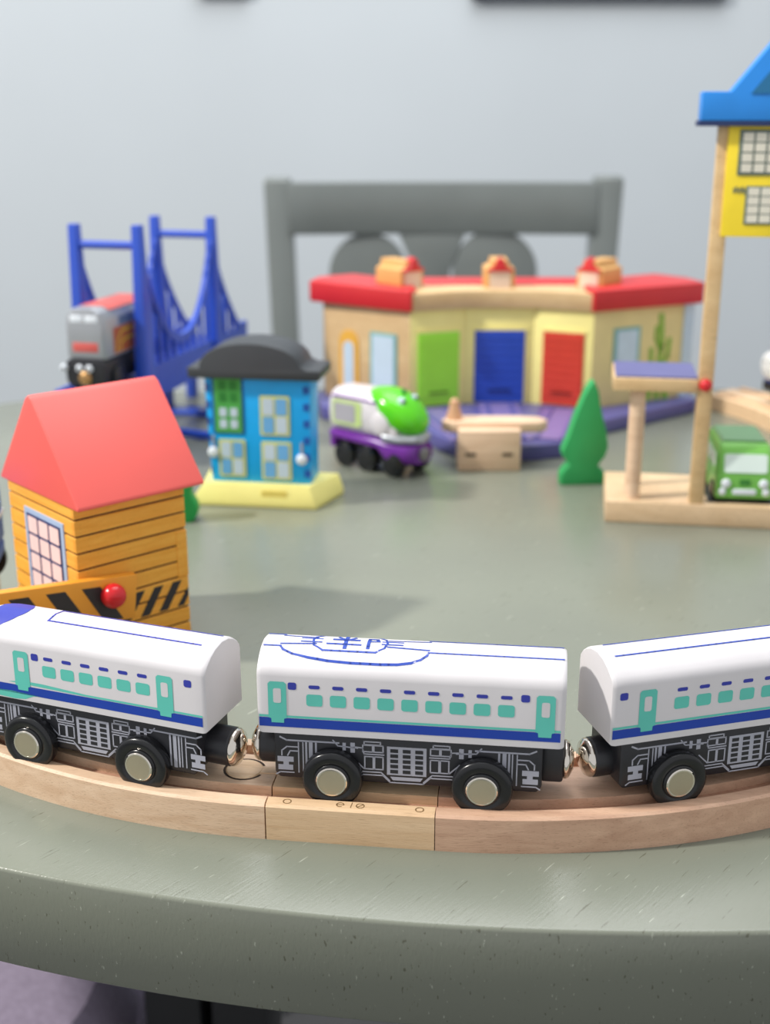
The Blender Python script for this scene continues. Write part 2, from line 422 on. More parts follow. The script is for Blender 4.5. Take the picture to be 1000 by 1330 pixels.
# burnt maker's marks on the rim: a ring, e, a bar, a struck ring, a ring
b = MB()
def ring2(cx, cy, r, wd, a0=0, a1=360, z=1.204, n=16):
    v = []; f = []
    for k in range(n + 1):
        a = R(a0 + (a1 - a0) * k / n)
        for q in (r - wd / 2, r + wd / 2): v.append((cx + q * math.cos(a), cy + q * math.sin(a), z))
    for k in range(n): f.append((2 * k, 2 * k + 1, 2 * k + 3, 2 * k + 2))
    b.add(v, f)
def bar2(x0, y0, x1, y1, wd, z=1.204):
    for q in stroke([(x0, y0), (x1, y1)], wd): b.add([(x, y, z) for x, y in q], [(0, 1, 2, 3)])
ring2(.62, .27, .12, .035); ring2(2.25, .27, .11, .035, 0, 300); bar2(2.14, .27, 2.36, .27, .03)
bar2(2.58, .14, 2.60, .42, .025); ring2(2.86, .27, .12, .035); bar2(2.77, .19, 2.95, .35, .03); ring2(4.66, .27, .12, .035)
b.build('burnt_marks', M['burn'], straight)['kind'] = 'stuff'

# far curved track at the right
b = MB(); secs = []
for k in range(25):
    a = R(-24 + 57 * k / 24)
    secs.append([((18.3 + (4 - d)) * math.cos(a), (18.3 + (4 - d)) * math.sin(a), z) for d, z in TP])
b.loft(secs); o = b.build('track_piece', beech2)
tagged(o, 'curved wooden track piece at the far right, behind the green bus', 'toy track', (8.7, 80.3, 0))
b = MB(); b.box(-4.2, 0, -2, 2, 0, 1.2); b.box(-4.2, 0, -1.5, 1.5, 1.2, 1.25)
o = b.build('track_piece', pine, None, .06); tagged(o, 'pale wooden track end under the blue wagon at far left behind the orange hut', 'toy track', (-17.3, 50.6, 0), 8)

# ------------------------------------------------------------------ white express train
HW = 1.2; BZ = 2.33
PROF = [(-1.2, 0), (-1.2, 1.88), (-1.17, 2.03), (-1.05, 2.18), (-.78, 2.38), (-.45, 2.53), (0, 2.60)]
def roof_z(y):
    y = -abs(y)
    P = PROF[1:]
    for (y0, z0), (y1, z1) in zip(P, P[1:]):
        if y0 <= y <= y1 and y1 > y0: return z0 + (z1 - z0) * (y - y0) / (y1 - y0)
    return PROF[1][1]
def nose_drop(x, nose):
    """the leading coach slopes down to its nose beyond x=-3"""
    if not nose or x > -3.1: return 1.0, 1.0
    u = min(1, (-3.1 - x) / 3.7)
    return 1 - .62 * u ** 1.5, 1 - .5 * u ** 2.2
def coach(label, loc, rotz, kind):
    nose = kind == 'nose'
    t = thing('train_car', label, 'toy train', loc, rotz, 'white toy express train')
    L0, L1 = (-6.8 if nose else -4.6), 4.6
    xs = [L0, L0 + .05, L0 + .15, L0 + .4] if not nose else [L0, L0 + .1, L0 + .3, L0 + .7, L0 + 1.2, L0 + 1.8, L0 + 2.4, L0 + 3.1]
    xs += [-3, 0, 3, L1 - .4, L1 - .15, L1 - .05, L1]
    full = PROF + [(-y, z) for y, z in PROF[-2::-1]]
    def shr(x):
        e = min(x - L0, L1 - x) if not nose else L1 - x
        return {True: .955}.get(e < .01, .985 if e < .06 else 1.0)
    b = MB(); secs = []
    for x in xs:
        k = shr(x); hz, hy = nose_drop(x, nose)
        secs.append([(x, y * k * hy, BZ + 1.3 * (1 - k) + (z * k * hz)) for y, z in full])
    b.loft(secs); body = b.build('body', M['white'], t, angle=28)
    e = .006
    def sidepoly(mb, pts):
        mb.add([(x, -HW - e, BZ + z) for x, z in pts], [list(range(len(pts)))])
    def one(name, m_, polys):
        mb = MB()
        for p in polys: sidepoly(mb, p)
        return mb.build(name, m_, body, smooth=False)
    x0 = -4.55 if not nose else -5.0; x1 = 4.48
    # sill stripes
    one('blue_stripe', M['blue'], [[(x0, .22), (x1, .22), (x1, .52), (x0, .52)]])
    if nose:
        one('teal_stripe', M['teal'], [[(-1.9, .69), (-2.5, .6), (x1 - 3.8, .535), (x1, .535), (x1, .60), (.4, .60), (-1.2, .69)],
                                       [(-3.6, .13), (-3.3, .06), (-2.3, .02), (-1.9, .06), (-1.6, .2), (-1.3, .24), (-2.4, .28), (-3.1, .26)]])
    else:
        one('teal_stripe', M['teal'], [[(x0, .535), (x1, .535), (x1, .61), (x0, .61)]])
    doors = {'mid': (-3.98, 4.02), 'nose': (-1.75, 3.05), 'tail': (-3.45, 3.9)}[kind]
    if nose: doors = (-1.95, 3.22)
    for dx in doors:
        mb = MB(); e2 = .012
        for sgn in (-1,):
            P = rrect(dx - .28, dx + .28, .5, 1.72, .07) ; Q = rrect(dx - .19, dx + .19, .36, .6, .05)
            P = [(dx + .28, 1.65), (dx + .21, 1.72), (dx - .21, 1.72), (dx - .28, 1.65), (dx - .28, .52), (dx - .20, .50), (dx - .19, .36), (dx + .19, .36), (dx + .20, .50), (dx + .28, .52)]
            for pp, ee in ((P, .012),):
                mb.add([(x, sgn * (HW + ee), BZ + z) for x, z in pp], [list(range(len(pp)))])
        d = mb.build('door', M['teal'], body, smooth=False)
        mb = MB(); P = rrect(dx - .12, dx + .12, 1.02, 1.5, .06)
        for sgn in (-1,): mb.add([(x, sgn * (HW + .016), BZ + z) for x, z in P], [list(range(len(P)))])
        mb.build('window', M['white'], body, smooth=False)
    if kind == 'mid': wins = [-2.85 + .715 * k for k in range(9)]
    elif nose: wins = [-.92 + .675 * k for k in range(6)]
    else: wins = [-2.34 + .73 * k for k in range(8)]
    for wx in wins:
        one('window', M['teal'], [rrect(wx - .245, wx + .245, .96, 1.35, .08)])
    for wx in wins: one('marker', M['purpleblue'], [rrect(wx - .17, wx + .17, 1.53, 1.65, .05, 3)])
    sq = {'mid': (-3.52, 3.42), 'nose': (-1.42, 4.02), 'tail': (-4.24,)}[kind]
    for q in sq: one('marker', M['purpleblue'], [rrect(q - .13, q + .13, 1.47, 1.71, .06, 3)])
    # printed lines over the roof
    mb = MB()
    def roofline(pts, wd, m_=None):
        wd *= 1.35
        if kind == 'mid' and len(pts) and max(abs(p[0]) for p in pts) < 4: pts = [(p[0] - .4, p[1]) for p in pts]
        for (xa, ya), (xb, yb) in zip(pts, pts[1:]):
            n_ = max(1, int(math.hypot(xb - xa, (yb - ya) * 3) / .25))
            P = [(xa + (xb - xa) * i / n_, ya + (yb - ya) * i / n_) for i in range(n_ + 1)]
            for q in stroke(P, wd):
                vv = []
                for x, y in q:
                    hz, hy = nose_drop(x, nose)
                    vv.append((x, y, BZ + roof_z(y / hy) * hz + .012))
                mb.add(vv, [(0, 1, 2, 3)])
    if kind == 'mid':
        for s_ in (-1, 1):
            roofline([(-4.5, s_ * .42), (-4.0, s_ * .42)], .05); roofline([(.5, s_ * .42), (4.5, s_ * .42)], .05)
            roofline([(-3.6, s_ * .42), (-3.5, s_ * .56), (-3.2, s_ * .70), (-2.7, s_ * .80), (-2.1, s_ * .87), (-1.4, s_ * .90), (-.5, s_ * .90), (0, s_ * .88), (.4, s_ * .82), (.68, s_ * .70), (.86, s_ * .54), (.9, s_ * .42)], .055)
            roofline([(-3.6, s_ * .3), (-2.55, s_ * .22)], .05); roofline([(-.35, s_ * .22), (.9, s_ * .3)], .05)
        roofline([(-2.9, 0), (-2.5, 0)], .22); roofline([(-.45, 0), (0, 0)], .18)
        cap = [(-2.3, -.52), (-2.6, -.3), (-2.65, 0), (-2.6, .3), (-2.3, .52), (-.7, .52), (-.45, .3), (-.38, 0), (-.45, -.3), (-.7, -.52), (-2.3, -.52)]
        roofline(cap, .05)
        roofline([(-2.2, -.18), (-1.2, -.18)], .06); roofline([(-2.0, .12), (-1.3, .12)], .12); roofline([(-1.65, -.38), (-1.65, .4)], .09)
        roofline([(-1.9, .36), (-1.75, .22)], .07); roofline([(-1.4, .36), (-1.52, .22)], .07)
        roofline([(-.95, -.34), (-.95, .3), (-.72, .3), (-.66, .08), (-.9, .05)], .08)
    elif nose:
        for s_ in (-1, 1): roofline([(-1.35, s_ * .42), (4.1 if s_ < 0 else 4.4, s_ * .42)], .05)
        roofline([(-1.35, -.42), (-1.35, .42)], .05)
    else:
        for s_ in (-1, 1): roofline([(-4.2, s_ * .42), (4.5, s_ * .42)], .05)
    mb.build('roof_lines', M['purpleblue'] if nose else M['blue'], body, smooth=False)['kind'] = 'stuff'
    if nose:   # blue wrap-round windscreen
        mb = MB(); nx = 8; ny = 14; v = []; f = []
        for i in range(nx + 1):
            for j in range(ny + 1):
                y = -1.0 + 2.0 * j / ny; x = -3.55 + 1.25 * (i / nx) * (1 - .25 * abs(y) ** 2) - .5 * abs(y) ** 2
                hz, hy = nose_drop(x, True)
                v.append((x, y * hy, BZ + roof_z(y) * hz + .014))
        for i in range(nx):
            for j in range(ny):
                a = i * (ny + 1) + j; f.append((a, a + 1, a + ny + 2, a + ny + 1))
        mb.add(v, f); mb.build('windscreen', M['purpleblue'], body)
    # underframe
    u0 = -4.15 if not nose else -5.6; u1 = 4.0 if kind == 'mid' else 4.15
    b = MB(); b.prism([(u0 + .15, .72), (u1 - .15, .72), (u1, .9), (u1, BZ), (u0, BZ), (u0, .9)], -1.03, 1.03, 'y')
    under = b.build('underframe', M['black'], t, .07)
    # printed machinery
    mb = MB(); ys = (-1.03 - .008,)
    def P_(pts):
        for y in ys: mb.add([(x, y, z) for x, z in pts], [list(range(len(pts)))])
    def ln(pts, wd=.035):
        wd *= 1.2
        for q in stroke(pts, wd): P_(q)
    c0 = -.08 if kind == 'mid' else (.43 if nose else .1)
    P_([(c0 - .6, 1.04), (c0 + .6, 1.04), (c0 + .6, 2.0), (c0 - .6, 2.0)])
    cells = MB()
    for i in range(3):
        for j in range(5):
            q = [(c0 - .50 + i * .38, 1.10 + j * .175), (c0 - .26 + i * .38, 1.10 + j * .175), (c0 - .26 + i * .38, 1.22 + j * .175), (c0 - .50 + i * .38, 1.22 + j * .175)]
            cells.add([(x, -1.044, z) for x, z in q], [(0, 1, 2, 3)])
    cells.build('grille_cells', M['black'], under, smooth=False)['kind'] = 'stuff'
    P_([(c0 - .42, .86), (c0 + .42, .86), (c0 + .5, .98), (c0 - .5, .98)])
    ln([(c0 - 1.5, 1.0), (c0 - .72, 1.0), (c0 - .5, .78), (c0 + .5, .78), (c0 + .72, 1.0), (c0 + 1.5, 1.0)])
    ln([(c0 - 1.5, 1.1), (c0 - .78, 1.1), (c0 - .52, .84)]); ln([(c0 + 1.5, 1.1), (c0 + .78, 1.1), (c0 + .52, .84)])
    for s_ in (-1, 1):
        for (a, z0, a2, z1) in ((.72, 1.2, .98, 1.62), (1.02, 1.2, 1.28, 1.62), (.72, 1.78, 1.0, 2.0), (1.04, 1.78, 1.34, 2.0), (.8, 2.02, 1.3, 2.12)):
            xa, xb = c0 + s_ * a, c0 + s_ * a2
            ln([(xa, z0), (xb, z0), (xb, z1), (xa, z1), (xa, z0)])
        ln([(c0 + s_ * .7, 1.7), (c0 + s_ * 1.3, 1.7), (c0 + s_ * 1.35, 1.9), (c0 + s_ * 1.6, 1.92)])
        P_([(c0 + s_ * 1.58, 1.72), (c0 + s_ * 1.72, 1.72), (c0 + s_ * 1.72, 2.06), (c0 + s_ * 1.58, 2.06)])
        P_([(c0 + s_ * 1.86, 1.78), (c0 + s_ * 1.96, 1.78), (c0 + s_ * 1.96, 2.04), (c0 + s_ * 1.86, 2.04)])
        ln([(c0 + s_ * 1.5, 1.88), (c0 + s_ * 2.1, 1.92), (c0 + s_ * 2.25, 2.1)])
        ln([(c0 + s_ * 1.3, 1.2), (c0 + s_ * 1.6, 1.5)])
        # bogie end
        e0 = c0 + s_ * 3.78
        ln([(e0 + s_ * .1, 2.12), (e0 - s_ * .1, 2.02), (e0 - s_ * 1.7, 2.02)], .045)
        for q, wd in ((.46, .03), (.60, .03), (.70, .05), (.84, .10), (1.0, .05)):
            ln([(e0 - s_ * q, .94), (e0 - s_ * q, 1.96)], wd)
        ln([(e0 - s_ * .45, 1.8), (e0 - s_ * .1, 1.8), (e0 + s_ * .06, 1.66), (e0 + s_ * .06, 1.5)])
        ln([(e0 - s_ * .45, 1.66), (e0 - s_ * .2, 1.66), (e0 - s_ * .12, 1.5)])
        P_([(e0 - s_ * .3, 1.28), (e0 + s_ * .2, 1.28), (e0 + s_ * .2, 1.46), (e0 - s_ * .3, 1.46)])
        P_([(e0 - s_ * .28, 1.0), (e0 + s_ * .18, 1.0), (e0 + s_ * .18, 1.18), (e0 - s_ * .28, 1.18)])
        P_([(e0 - s_ * .15, 1.18), (e0 + s_ * .02, 1.18), (e0 + s_ * .02, 1.28), (e0 - s_ * .15, 1.28)])
        ln([(e0 - s_ * .3, .92), (e0 + s_ * .12, .92), (e0 + s_ * .24, .84)])
    mb.build('machinery_print', M['printgrey'], under, smooth=False)['kind'] = 'stuff'
    # wheels
    for wx in ((-2.32, 2.22) if kind != 'nose' else (-1.82, 2.3)):
        for s_ in (-1, 1):
            T = Matrix.Translation((wx, 0, .925)) @ Matrix.Rotation(PI / 2 * (1 if s_ < 0 else -1), 4, 'X')
            b = MB(); b.lathe([(.2, 1.03), (.86, 1.03), (.915, 1.07), (.925, 1.12), (.925, 1.36), (.90, 1.42), (.84, 1.45), (.60, 1.45), (.57, 1.42), (.55, 1.42), (.53, 1.46), (.5, 1.47), (.1, 1.47)], 40, T)
            wh = b.build('wheel', M['tyre'], t, angle=50)
            b = MB(); b.lathe([(.48, 1.46), (.48, 1.50), (.45, 1.53), (.41, 1.53), (.40, 1.5)], 32, T); b.build('hub_ring', M['chrome'], wh, angle=40)
            b = MB(); b.lathe([(.41, 1.47), (.41, 1.525), (.02, 1.53)], 32, T); b.build('hub_cap', M['hub'], wh, angle=40)
        b = MB(); b.rod((wx, -1.04, .925), (wx, 1.04, .925), .12); b.build('axle', M['nickel'], t)
    # couplings
    for s_ in ((-1, 1) if not nose else (1,)):
        a = u1 if s_ > 0 else -u0
        T = Matrix.Translation((0, 0, 1.36)) @ Matrix.Rotation(s_ * PI / 2, 4, 'Y')
        a0 = a; a = a + {('mid', 1): .26, ('mid', -1): .2, ('nose', 1): .36, ('tail', -1): .14, ('tail', 1): .14}[(kind, s_)]
        if (s_ > 0 and kind == 'mid'):
            b = MB(); b.box(a0 - .05, a + .38, -.6, .6, .85, 2.1); b.build('coupling_block', M['black'], t, .1)
        else:
            b = MB(); b.lathe([(.62, a0 - .05), (.62, a + .34), (.56, a + .42)], 28, T); b.build('coupling_block', M['black'], t)
        b = MB(); b.lathe([(.55, a + .36), (.60, a + .42), (.60, a + .47), (.54, a + .56), (.40, a + .63), (.30, a + .69), (.05, a + .71)], 28, T)
        b.build('magnet', M['chrome'], t, angle=60)
    return t
coach('middle white coach with nine teal windows and a blue roof emblem', (.86, 34.17, .9), -6.9, 'mid')
coach('leading white coach at left with indigo windscreen and six teal windows', (-9.28, 36.08, .9), -20.3, 'nose')
coach('rear white coach at right, cut off by the picture edge', (10.78, 34.98, .9), 15.5, 'tail')

# ------------------------------------------------------------------ orange hut with red roof
t = thing('toy_hut', 'orange plank-printed toy hut with red gable roof and striped barrier', 'toy house', (-11.93, 44.8, 0), 42)
# local: +x along the right-hand wall, +y along the left-hand wall (its outer face is x=0)
LX, LY, HZ = 5.0, 5.5, 6.9
b = MB(); b.box(.06, LX - .06, .06, LY - .06, 0, HZ); core = b.build('body', M['brown'], t)
ph = HZ / 10
for k in range(10):
    z0 = k * ph + .05; z1 = (k + 1) * ph - .03
    b = MB(); b.box(0, LX, 0, .12, z0, z1); b.build('plank', M['orange'], t, .02, 1)
    b = MB(); b.box(0, .12, .13, LY, z0, z1); b.build('plank', M['orange'], t, .02, 1)
    b = MB(); b.box(LX - .12, LX, .13, LY, z0, z1); b.build('plank', M['orange'], t, .02, 1)
    b = MB(); b.box(.13, LX - .13, LY - .12, LY, z0, z1); b.build('plank', M['orange'], t, .02, 1)
b = MB(); b.prism([(-.6, 6.72), (LY + .4, 6.72), (LY + .4, 6.85), (LY / 2 + .28, 10.55), (LY / 2, 10.72), (LY / 2 - .28, 10.55), (-.6, 6.85)], -.1, LX + .62, 'x')
# prism 'x' maps (y,z)
b.build('roof', M['red'], t, .12, 3)
# window on the left wall
b = MB(); b.box(-.05, 0.02, .84, 4.12, 2.2, 5.9); wf = b.build('window', M['frameblue'], t, .015, 1)
b = MB(); b.box(-.075, -.04, 1.09, 3.87, 2.45, 5.68); b.build('glazing_bars', M['navy'], wf)
for i in range(3):
    for j in range(4):
        y0 = 1.19 + i * .90; z0 = 2.56 + j * .785
        b = MB(); b.prism(rrect(y0, y0 + .76, z0, z0 + .67, .05, 2), -.095, -.07, 'x'); b.build('pane', M['pink'], wf)
# diagonal hazard print, right wall
for k in range(4):
    x = 1.75 + k * .88; z0, z1 = 1.5, 2.62
    pts = [(x, z0), (x + .42, z0), (x + 1.14, z1), (x + .72, z1)]
    if x + 1.14 > LX: pts = [(x, z0), (LX - .28, z0), (LX - .05, z0 + .4), (LX - .05, z0 + .75), (x + .02, z0 + .02)][:4] + []
    b = MB(); b.prism(pts, -.02, .01, 'y'); b.build('hazard_stripe', M['stripe'], t, smooth=False)
b = MB(); b.box(4.5, LX + .01, -.03, .02, 2.75, 4.75); b.build('post', M['orange'], t, .02, 1)
# barrier arm
A0 = Vector((-3.6, -.42, 3.42)); tilt = -6.2
T = Matrix.Translation((1.2, -.40, 2.86)) @ Matrix.Rotation(R(7), 4, 'Y')
b = MB(); b.box(-6.6, .95, -.22, .22, -.92, .92, T); arm = b.build('barrier_arm', M['orangepaint'], t, .05)
for k in range(5):
    x = -.55 - k * 1.5
    pts = [(x + .95, -.84), (x + .10, -.84), (x - .95, .62), (x - .15, .62)]
    b = MB(); b.prism(pts, -.235, -.2, 'y', T); b.build('stripe', M['stripe'], arm, smooth=False)
b = MB(); b.ball((1.0, -.86, 3.14), .50, n=28); b.build('red_knob', M['redgloss'], arm, angle=80)

# green bush behind the hut
b = MB(); out = []
for cx, cy, r, a0, a1 in ((0, .85, .85, -60, 45), (-.1, 2.3, .75, -40, 60), (-.9, 3.7, .8, 10, 170), (-1.7, 2.3, .75, 120, 220), (-1.8, .85, .85, 135, 240)):
    for k in range(7):
        a = R(a0 + (a1 - a0) * k / 6); out.append((cx + r * math.cos(a), cy + r * math.sin(a)))
zmin = min(p[1] for p in out); out = [(x, z - zmin) for x, z in out]
b.prism(out, -.45, .45, 'y'); o = b.build('toy_bush', M['bush'], None, .08)
tagged(o, 'small lobed green wooden bush half hidden by the orange hut', 'toy tree', (-10.95, 63.7, 0), 0)

# blue wagon at the far left
t = thing('toy_wagon', 'blue toy wagon with dark wheel, mostly hidden behind the orange hut at left edge', 'toy train', (-18.75, 50.4, 1.25), 8)
b = MB(); b.box(-2.2, 1.95, -1.5, 1.5, 1.85, 4.3); b.box(-2.2, 1.95, -1.35, 1.35, 1.2, 1.85); b.build('body', M['wagonblue'], t, .12)
b = MB(); b.box(-2.3, 2.0, -1.55, 1.55, 3.0, 3.15); b.build('trim', M['white'], t)
for x in (-1.2, 1.1):
    for s_ in (-1, 1):
        T = Matrix.Translation((x, 0, .9)) @ Matrix.Rotation(PI / 2 * (1 if s_ < 0 else -1), 4, 'X')
        b = MB(); b.lathe([(.2, 1.05), (.86, 1.05), (.9, 1.1), (.9, 1.4), (.84, 1.48), (.5, 1.48), (.45, 1.52), (.1, 1.52)], 28, T); b.build('wheel', M['tyre'], t)

# ------------------------------------------------------------------ suspension bridge
ax = Vector((2.9, 11.5, 0)).normalized(); ang = math.degrees(math.atan2(ax.y, ax.x))
t = thing('toy_bridge', 'cobalt blue plastic toy suspension bridge with two towers at left', 'toy bridge', (-17.2, 77.5, 0), ang)
TW = 11.9; HWd = 2.12      # local +x away from the viewer, tower 2 at x=TW
E0, E1 = -3.75, 18.0
def cable(x):
    if x < 0: return 4.9
    if x > TW: return 13.2 - (13.2 - 6.0) * min(1, ((x - TW) / 4.6)) ** .6
    u = (x - TW / 2) / (TW / 2); return 7.0 + 6.5 * abs(u) ** 2.3
b = MB(); b.box(E0, E1, -HWd - .1, HWd + .1, 3.95, 4.75); b.build('deck', M['bridgedark'], t, .08)
for s_ in (-1, 1):
    b = MB(); y = s_ * HWd
    b.box(-.3, E1, y - .16, y + .16, 3.6, 5.7); b.box(E0, -.3, y - .16, y + .16, 3.6, 4.9)                       # solid girder
    n = 54; X = [E0 + (E1 - E0) * k / n for k in range(n + 1)]
    for xa, xb in zip(X, X[1:]):                                    # cable strip
        if xa < -.2: continue
        za, zb = cable(xa), cable(xb)
        b.add([(xa, y - .17, za - .55), (xb, y - .17, zb - .55), (xb, y + .17, zb - .55), (xa, y + .17, za - .55),
               (xa, y - .17, za), (xb, y - .17, zb), (xb, y + .17, zb), (xa, y + .17, za)],
              [(0, 3, 2, 1), (4, 5, 6, 7), (0, 1, 5, 4), (1, 2, 6, 5), (2, 3, 7, 6), (3, 0, 4, 7)])
    b.build('side_girder', M['bridge'], t, angle=30)
    k = E0 + .3
    while k < E1:
        h = cable(k) - .3
        if h > 5.75:
            b = MB(); b.box(k - .17, k + .17, y - .11, y + .11, 5.6, h); b.build('hanger', M['bridge'], t)
        k += 1.15
for tx, tall in ((0, 14.6), (TW, 14.2)):
    for s_ in (-1, 1):
        b = MB(); y = s_ * HWd
        b.loft([[(tx + sx * (w0), y + sy * (w1), z) for sx, sy in ((-1, -1), (1, -1), (1, 1), (-1, 1))] for w0, w1, z in
                ((.8, .45, .25), (.75, .42, 5), (.5, .36, 9), (.32, .30, tall))])
        b.build('tower_post', M['bridge'], t, .06)
    b = MB(); b.rod((tx, -HWd, tall - 1.25), (tx, HWd, tall - 1.25), .26, 14); b.build('crossbar', M['bridge'], t)
    b = MB(); b.box(tx - 1.0, tx + 1.0, -HWd - .9, HWd + .9, 0, .3); b.build('foot', M['bridge'], t, .08)
b = MB(); b.rod((5.0, -2.0, .35), (3.6, -8.6, .35), .3, 12); b.build('base_rod', M['bridge'], t)
for x in (E0 + .6, E1 - .9):
    for s_ in (-1, 1):
        b = MB(); b.box(x - .4, x + .4, s_ * HWd - .35, s_ * HWd + .35, 0, 3.95); b.build('pier', M['bridge'], t, .05)

# diesel train crossing it: local -x faces the viewer
t = thing('toy_locomotive', 'silver, red and orange toy diesel locomotive standing on the blue bridge', 'toy train', (-18.1, 73.9, 4.77), ang)
b = MB(); secs = []
for x, k in ((0, .86), (.12, .95), (.35, 1), (6.3, 1), (6.5, .95)):
    secs.append([(x, y * k, z) for y, z in ((-1.32, 2.15), (-1.32, 4.4), (-1.1, 4.95), (-.7, 5.2), (.7, 5.2), (1.1, 4.95), (1.32, 4.4), (1.32, 2.15))])
b.loft(secs); body = b.build('body', M['silver'], t, .06)
b = MB(); b.prism([(-1.15, 5.0), (-.72, 5.24), (.72, 5.24), (1.15, 5.0), (.7, 5.18), (-.7, 5.18)], 1.2, 6.4, 'x'); b.build('roof', M['redprint'], body)
b = MB()
for s_ in (-1,):
    y = s_ * 1.33
    b.add([(1.1, y, 2.3), (6.3, y, 2.3), (6.3, y, 3.9), (1.1, y, 3.9)], [(0, 1, 2, 3)])
b.build('orange_flash', mat('burnt_orange_print', srgb(176, 92, 54), .4), body)
b = MB()
for d in (0, .55):
    b = MB()
    for q in stroke([(1.5 + d, 2.4), (1.6 + d, 3.0 - d * .2), (2.3 + d, 3.6 - d), (6, 3.6 - d)], .12): b.add([(x, -1.34, z) for x, z in q], [(0, 1, 2, 3)])
    b.build('yellow_flash', M['yellowprint'], body)
b = MB()
for s_ in (-1,): b.add([(2.0, s_ * 1.335, 3.95), (6.3, s_ * 1.335, 3.95), (6.3, s_ * 1.335, 4.5), (2.0, s_ * 1.335, 4.5)], [(0, 1, 2, 3)])
b.build('side_windows', M['bluegrey'], body)
for y0, y1 in ((-.9, -.06), (.06, .9)):
    b = MB(); b.box(-.03, .1, y0, y1, 4.35, 4.78); b.build('windscreen', M['lamp'], body, .03)
b = MB(); b.box(-.03, .1, -.85, .85, 2.55, 3.15); b.build('number_panel', M['redprint'], body, .1)
b = MB(); b.prism(rrect(-1.3, 1.3, .5, 2.15, .4), -.25, 6.6, 'x'); ch = b.build('chassis', M['black'], t, .1)
b = MB(); b.ball((-.3, 0, 1.0), .46, n=18, sc=(.5, 1, 1)); b.build('magnet', M['brass'], t, angle=80)
for y in (-.32, .32, 1.35): 
    b = MB(); b.ball((-.34, y, 1.62), .24, n=14, sc=(.5, 1, 1)); e_ = b.build('buffer', M['lamp'], t, angle=80)
    b = MB(); b.ball((-.46, y, 1.6), .09, n=10); b.build('pupil', M['tyre'], e_, angle=80)
for x in (1.3, 5.0):
    for s_ in (-1, 1):
        T = Matrix.Translation((x, 0, .8)) @ Matrix.Rotation(PI / 2 * (1 if s_ < 0 else -1), 4, 'X')
        b = MB(); b.lathe([(.2, 1.1), (.78, 1.1), (.8, 1.2), (.8, 1.5), (.7, 1.58), (.4, 1.58), (.35, 1.62), (.1, 1.62)], 24, T); b.build('wheel', M['tyre'], t)

# ------------------------------------------------------------------ blue house
t = thing('toy_house', 'bright blue toy house with arched charcoal roof on a pale yellow base', 'toy house', (-7.17, 66.05, 0), -8.5)
def hx(px): return (px - 345) / 23.0
b = MB()
lo = [(-3.75, -.1), (3.35, -.1), (4.35, 3.3), (-3.9, 3.3)]; hi = [(-3.1, .15), (2.95, .15), (4.1, 3.1), (-3.55, 3.1)]
b.loft([[(x, y, 0) for x, y in lo], [(x, y, .35) for x, y in lo], [(x, y, 1.3) for x, y in hi]]); b.build('base', M['cream'], t, .08)
b = MB(); b.prism(rrect(.25, 1.7, .3, 1.0, .08), -.105 + .08, -.05 + .1, 'y'); b.build('base_panel', M['creamdark'], t)
WY = .55
b = MB(); b.loft([[(x, y, z) for x, y in ((x0, WY), (x1, WY), (x1, WY + 2.3), (x0, WY + 2.3))] for x0, x1, z in ((-2.72, 2.95, 1.25), (-2.95, 3.0, 7.4))])
wl = b.build('walls', M['houseblue'], t, .06)
b = MB(); prof = [(-3.75, 7.25), (3.62, 7.25), (3.7, 7.85), (2.95, 7.85)]
for k in range(15):
    a = PI * (k + .6) / 15.2; prof.append((-.25 + 2.85 * math.cos(a), 7.75 + 1.5 * math.sin(a) ** .8))
prof += [(-3.1, 7.85), (-3.8, 7.85)]
b.prism(prof, WY - .45, WY + 2.7, 'y'); b.build('roof', M['charcoal'], t, .1)
def toywin(parent, x0, x1, z0, z1, y, frame, pane_a, pane_b, cols=2, rows=2):
    b = MB(); b.prism(rrect(x0, x1, z0, z1, .08, 2), y - .07, y + .02, 'y'); wf = b.build('window', frame, parent)
    dx = (x1 - x0 - .18) / cols; dz = (z1 - z0 - .18) / rows
    for i in range(cols):
        for j in range(rows):
            a = x0 + .09 + i * dx + .06; c = z0 + .09 + j * dz + .05
            b = MB(); b.prism(rrect(a, a + dx - .12, c, c + dz - .1, .06, 2), y - .10, y - .06, 'y'); b.build('pane', pane_a if (i + j) % 2 else pane_b, wf)
    return wf
toywin(t, .18, 1.85, 4.05, 6.3, WY, M['yellowframe'], M['pane'], M['paneblue'])
toywin(t, .2, 1.9, 1.5, 3.7, WY, M['yellowframe'], M['pane'], M['paneblue'])
toywin(t, -2.25, -.72, 1.6, 3.75, WY, M['yellowframe'], M['pane'], M['paneblue'])
b = MB(); b.prism([(-2.55, 4.05), (-.72, 4.05), (-.72, 7.25), (-2.55, 7.25)], WY - .03, WY + .01, 'y'); b.build('door_surround', M['deepblue'], t)
b = MB(); b.prism(rrect(-2.4, -.85, 4.15, 7.3, .06, 2), WY - .09, WY + .01, 'y'); dr = b.build('door', M['leaf'], t)
for i in range(2):
    for j in range(4):
        x = -2.12 + i * .62; z = 4.4 + j * .66 + (.2 if j > 1 else 0)
        b = MB(); b.prism(rrect(x, x + .42, z, z + .5, .06, 2), WY - .12, WY - .08, 'y'); b.build('pane', M['pane'] if j < 2 else M['leafdark'], dr)
for x, z in ((-2.55, 3.0), (2.5, 2.75)):
    b = MB(); b.rod((x, WY - .05, z + .1), (x, WY - .05, z + .95), .07); lp = b.build('wall_lamp', M['greyprint'], t)
    b = MB(); b.ball((x, WY - .12, z), .32, n=16, sc=(1, .5, 1)); b.build('lamp_globe', M['lamp'], lp, angle=80)
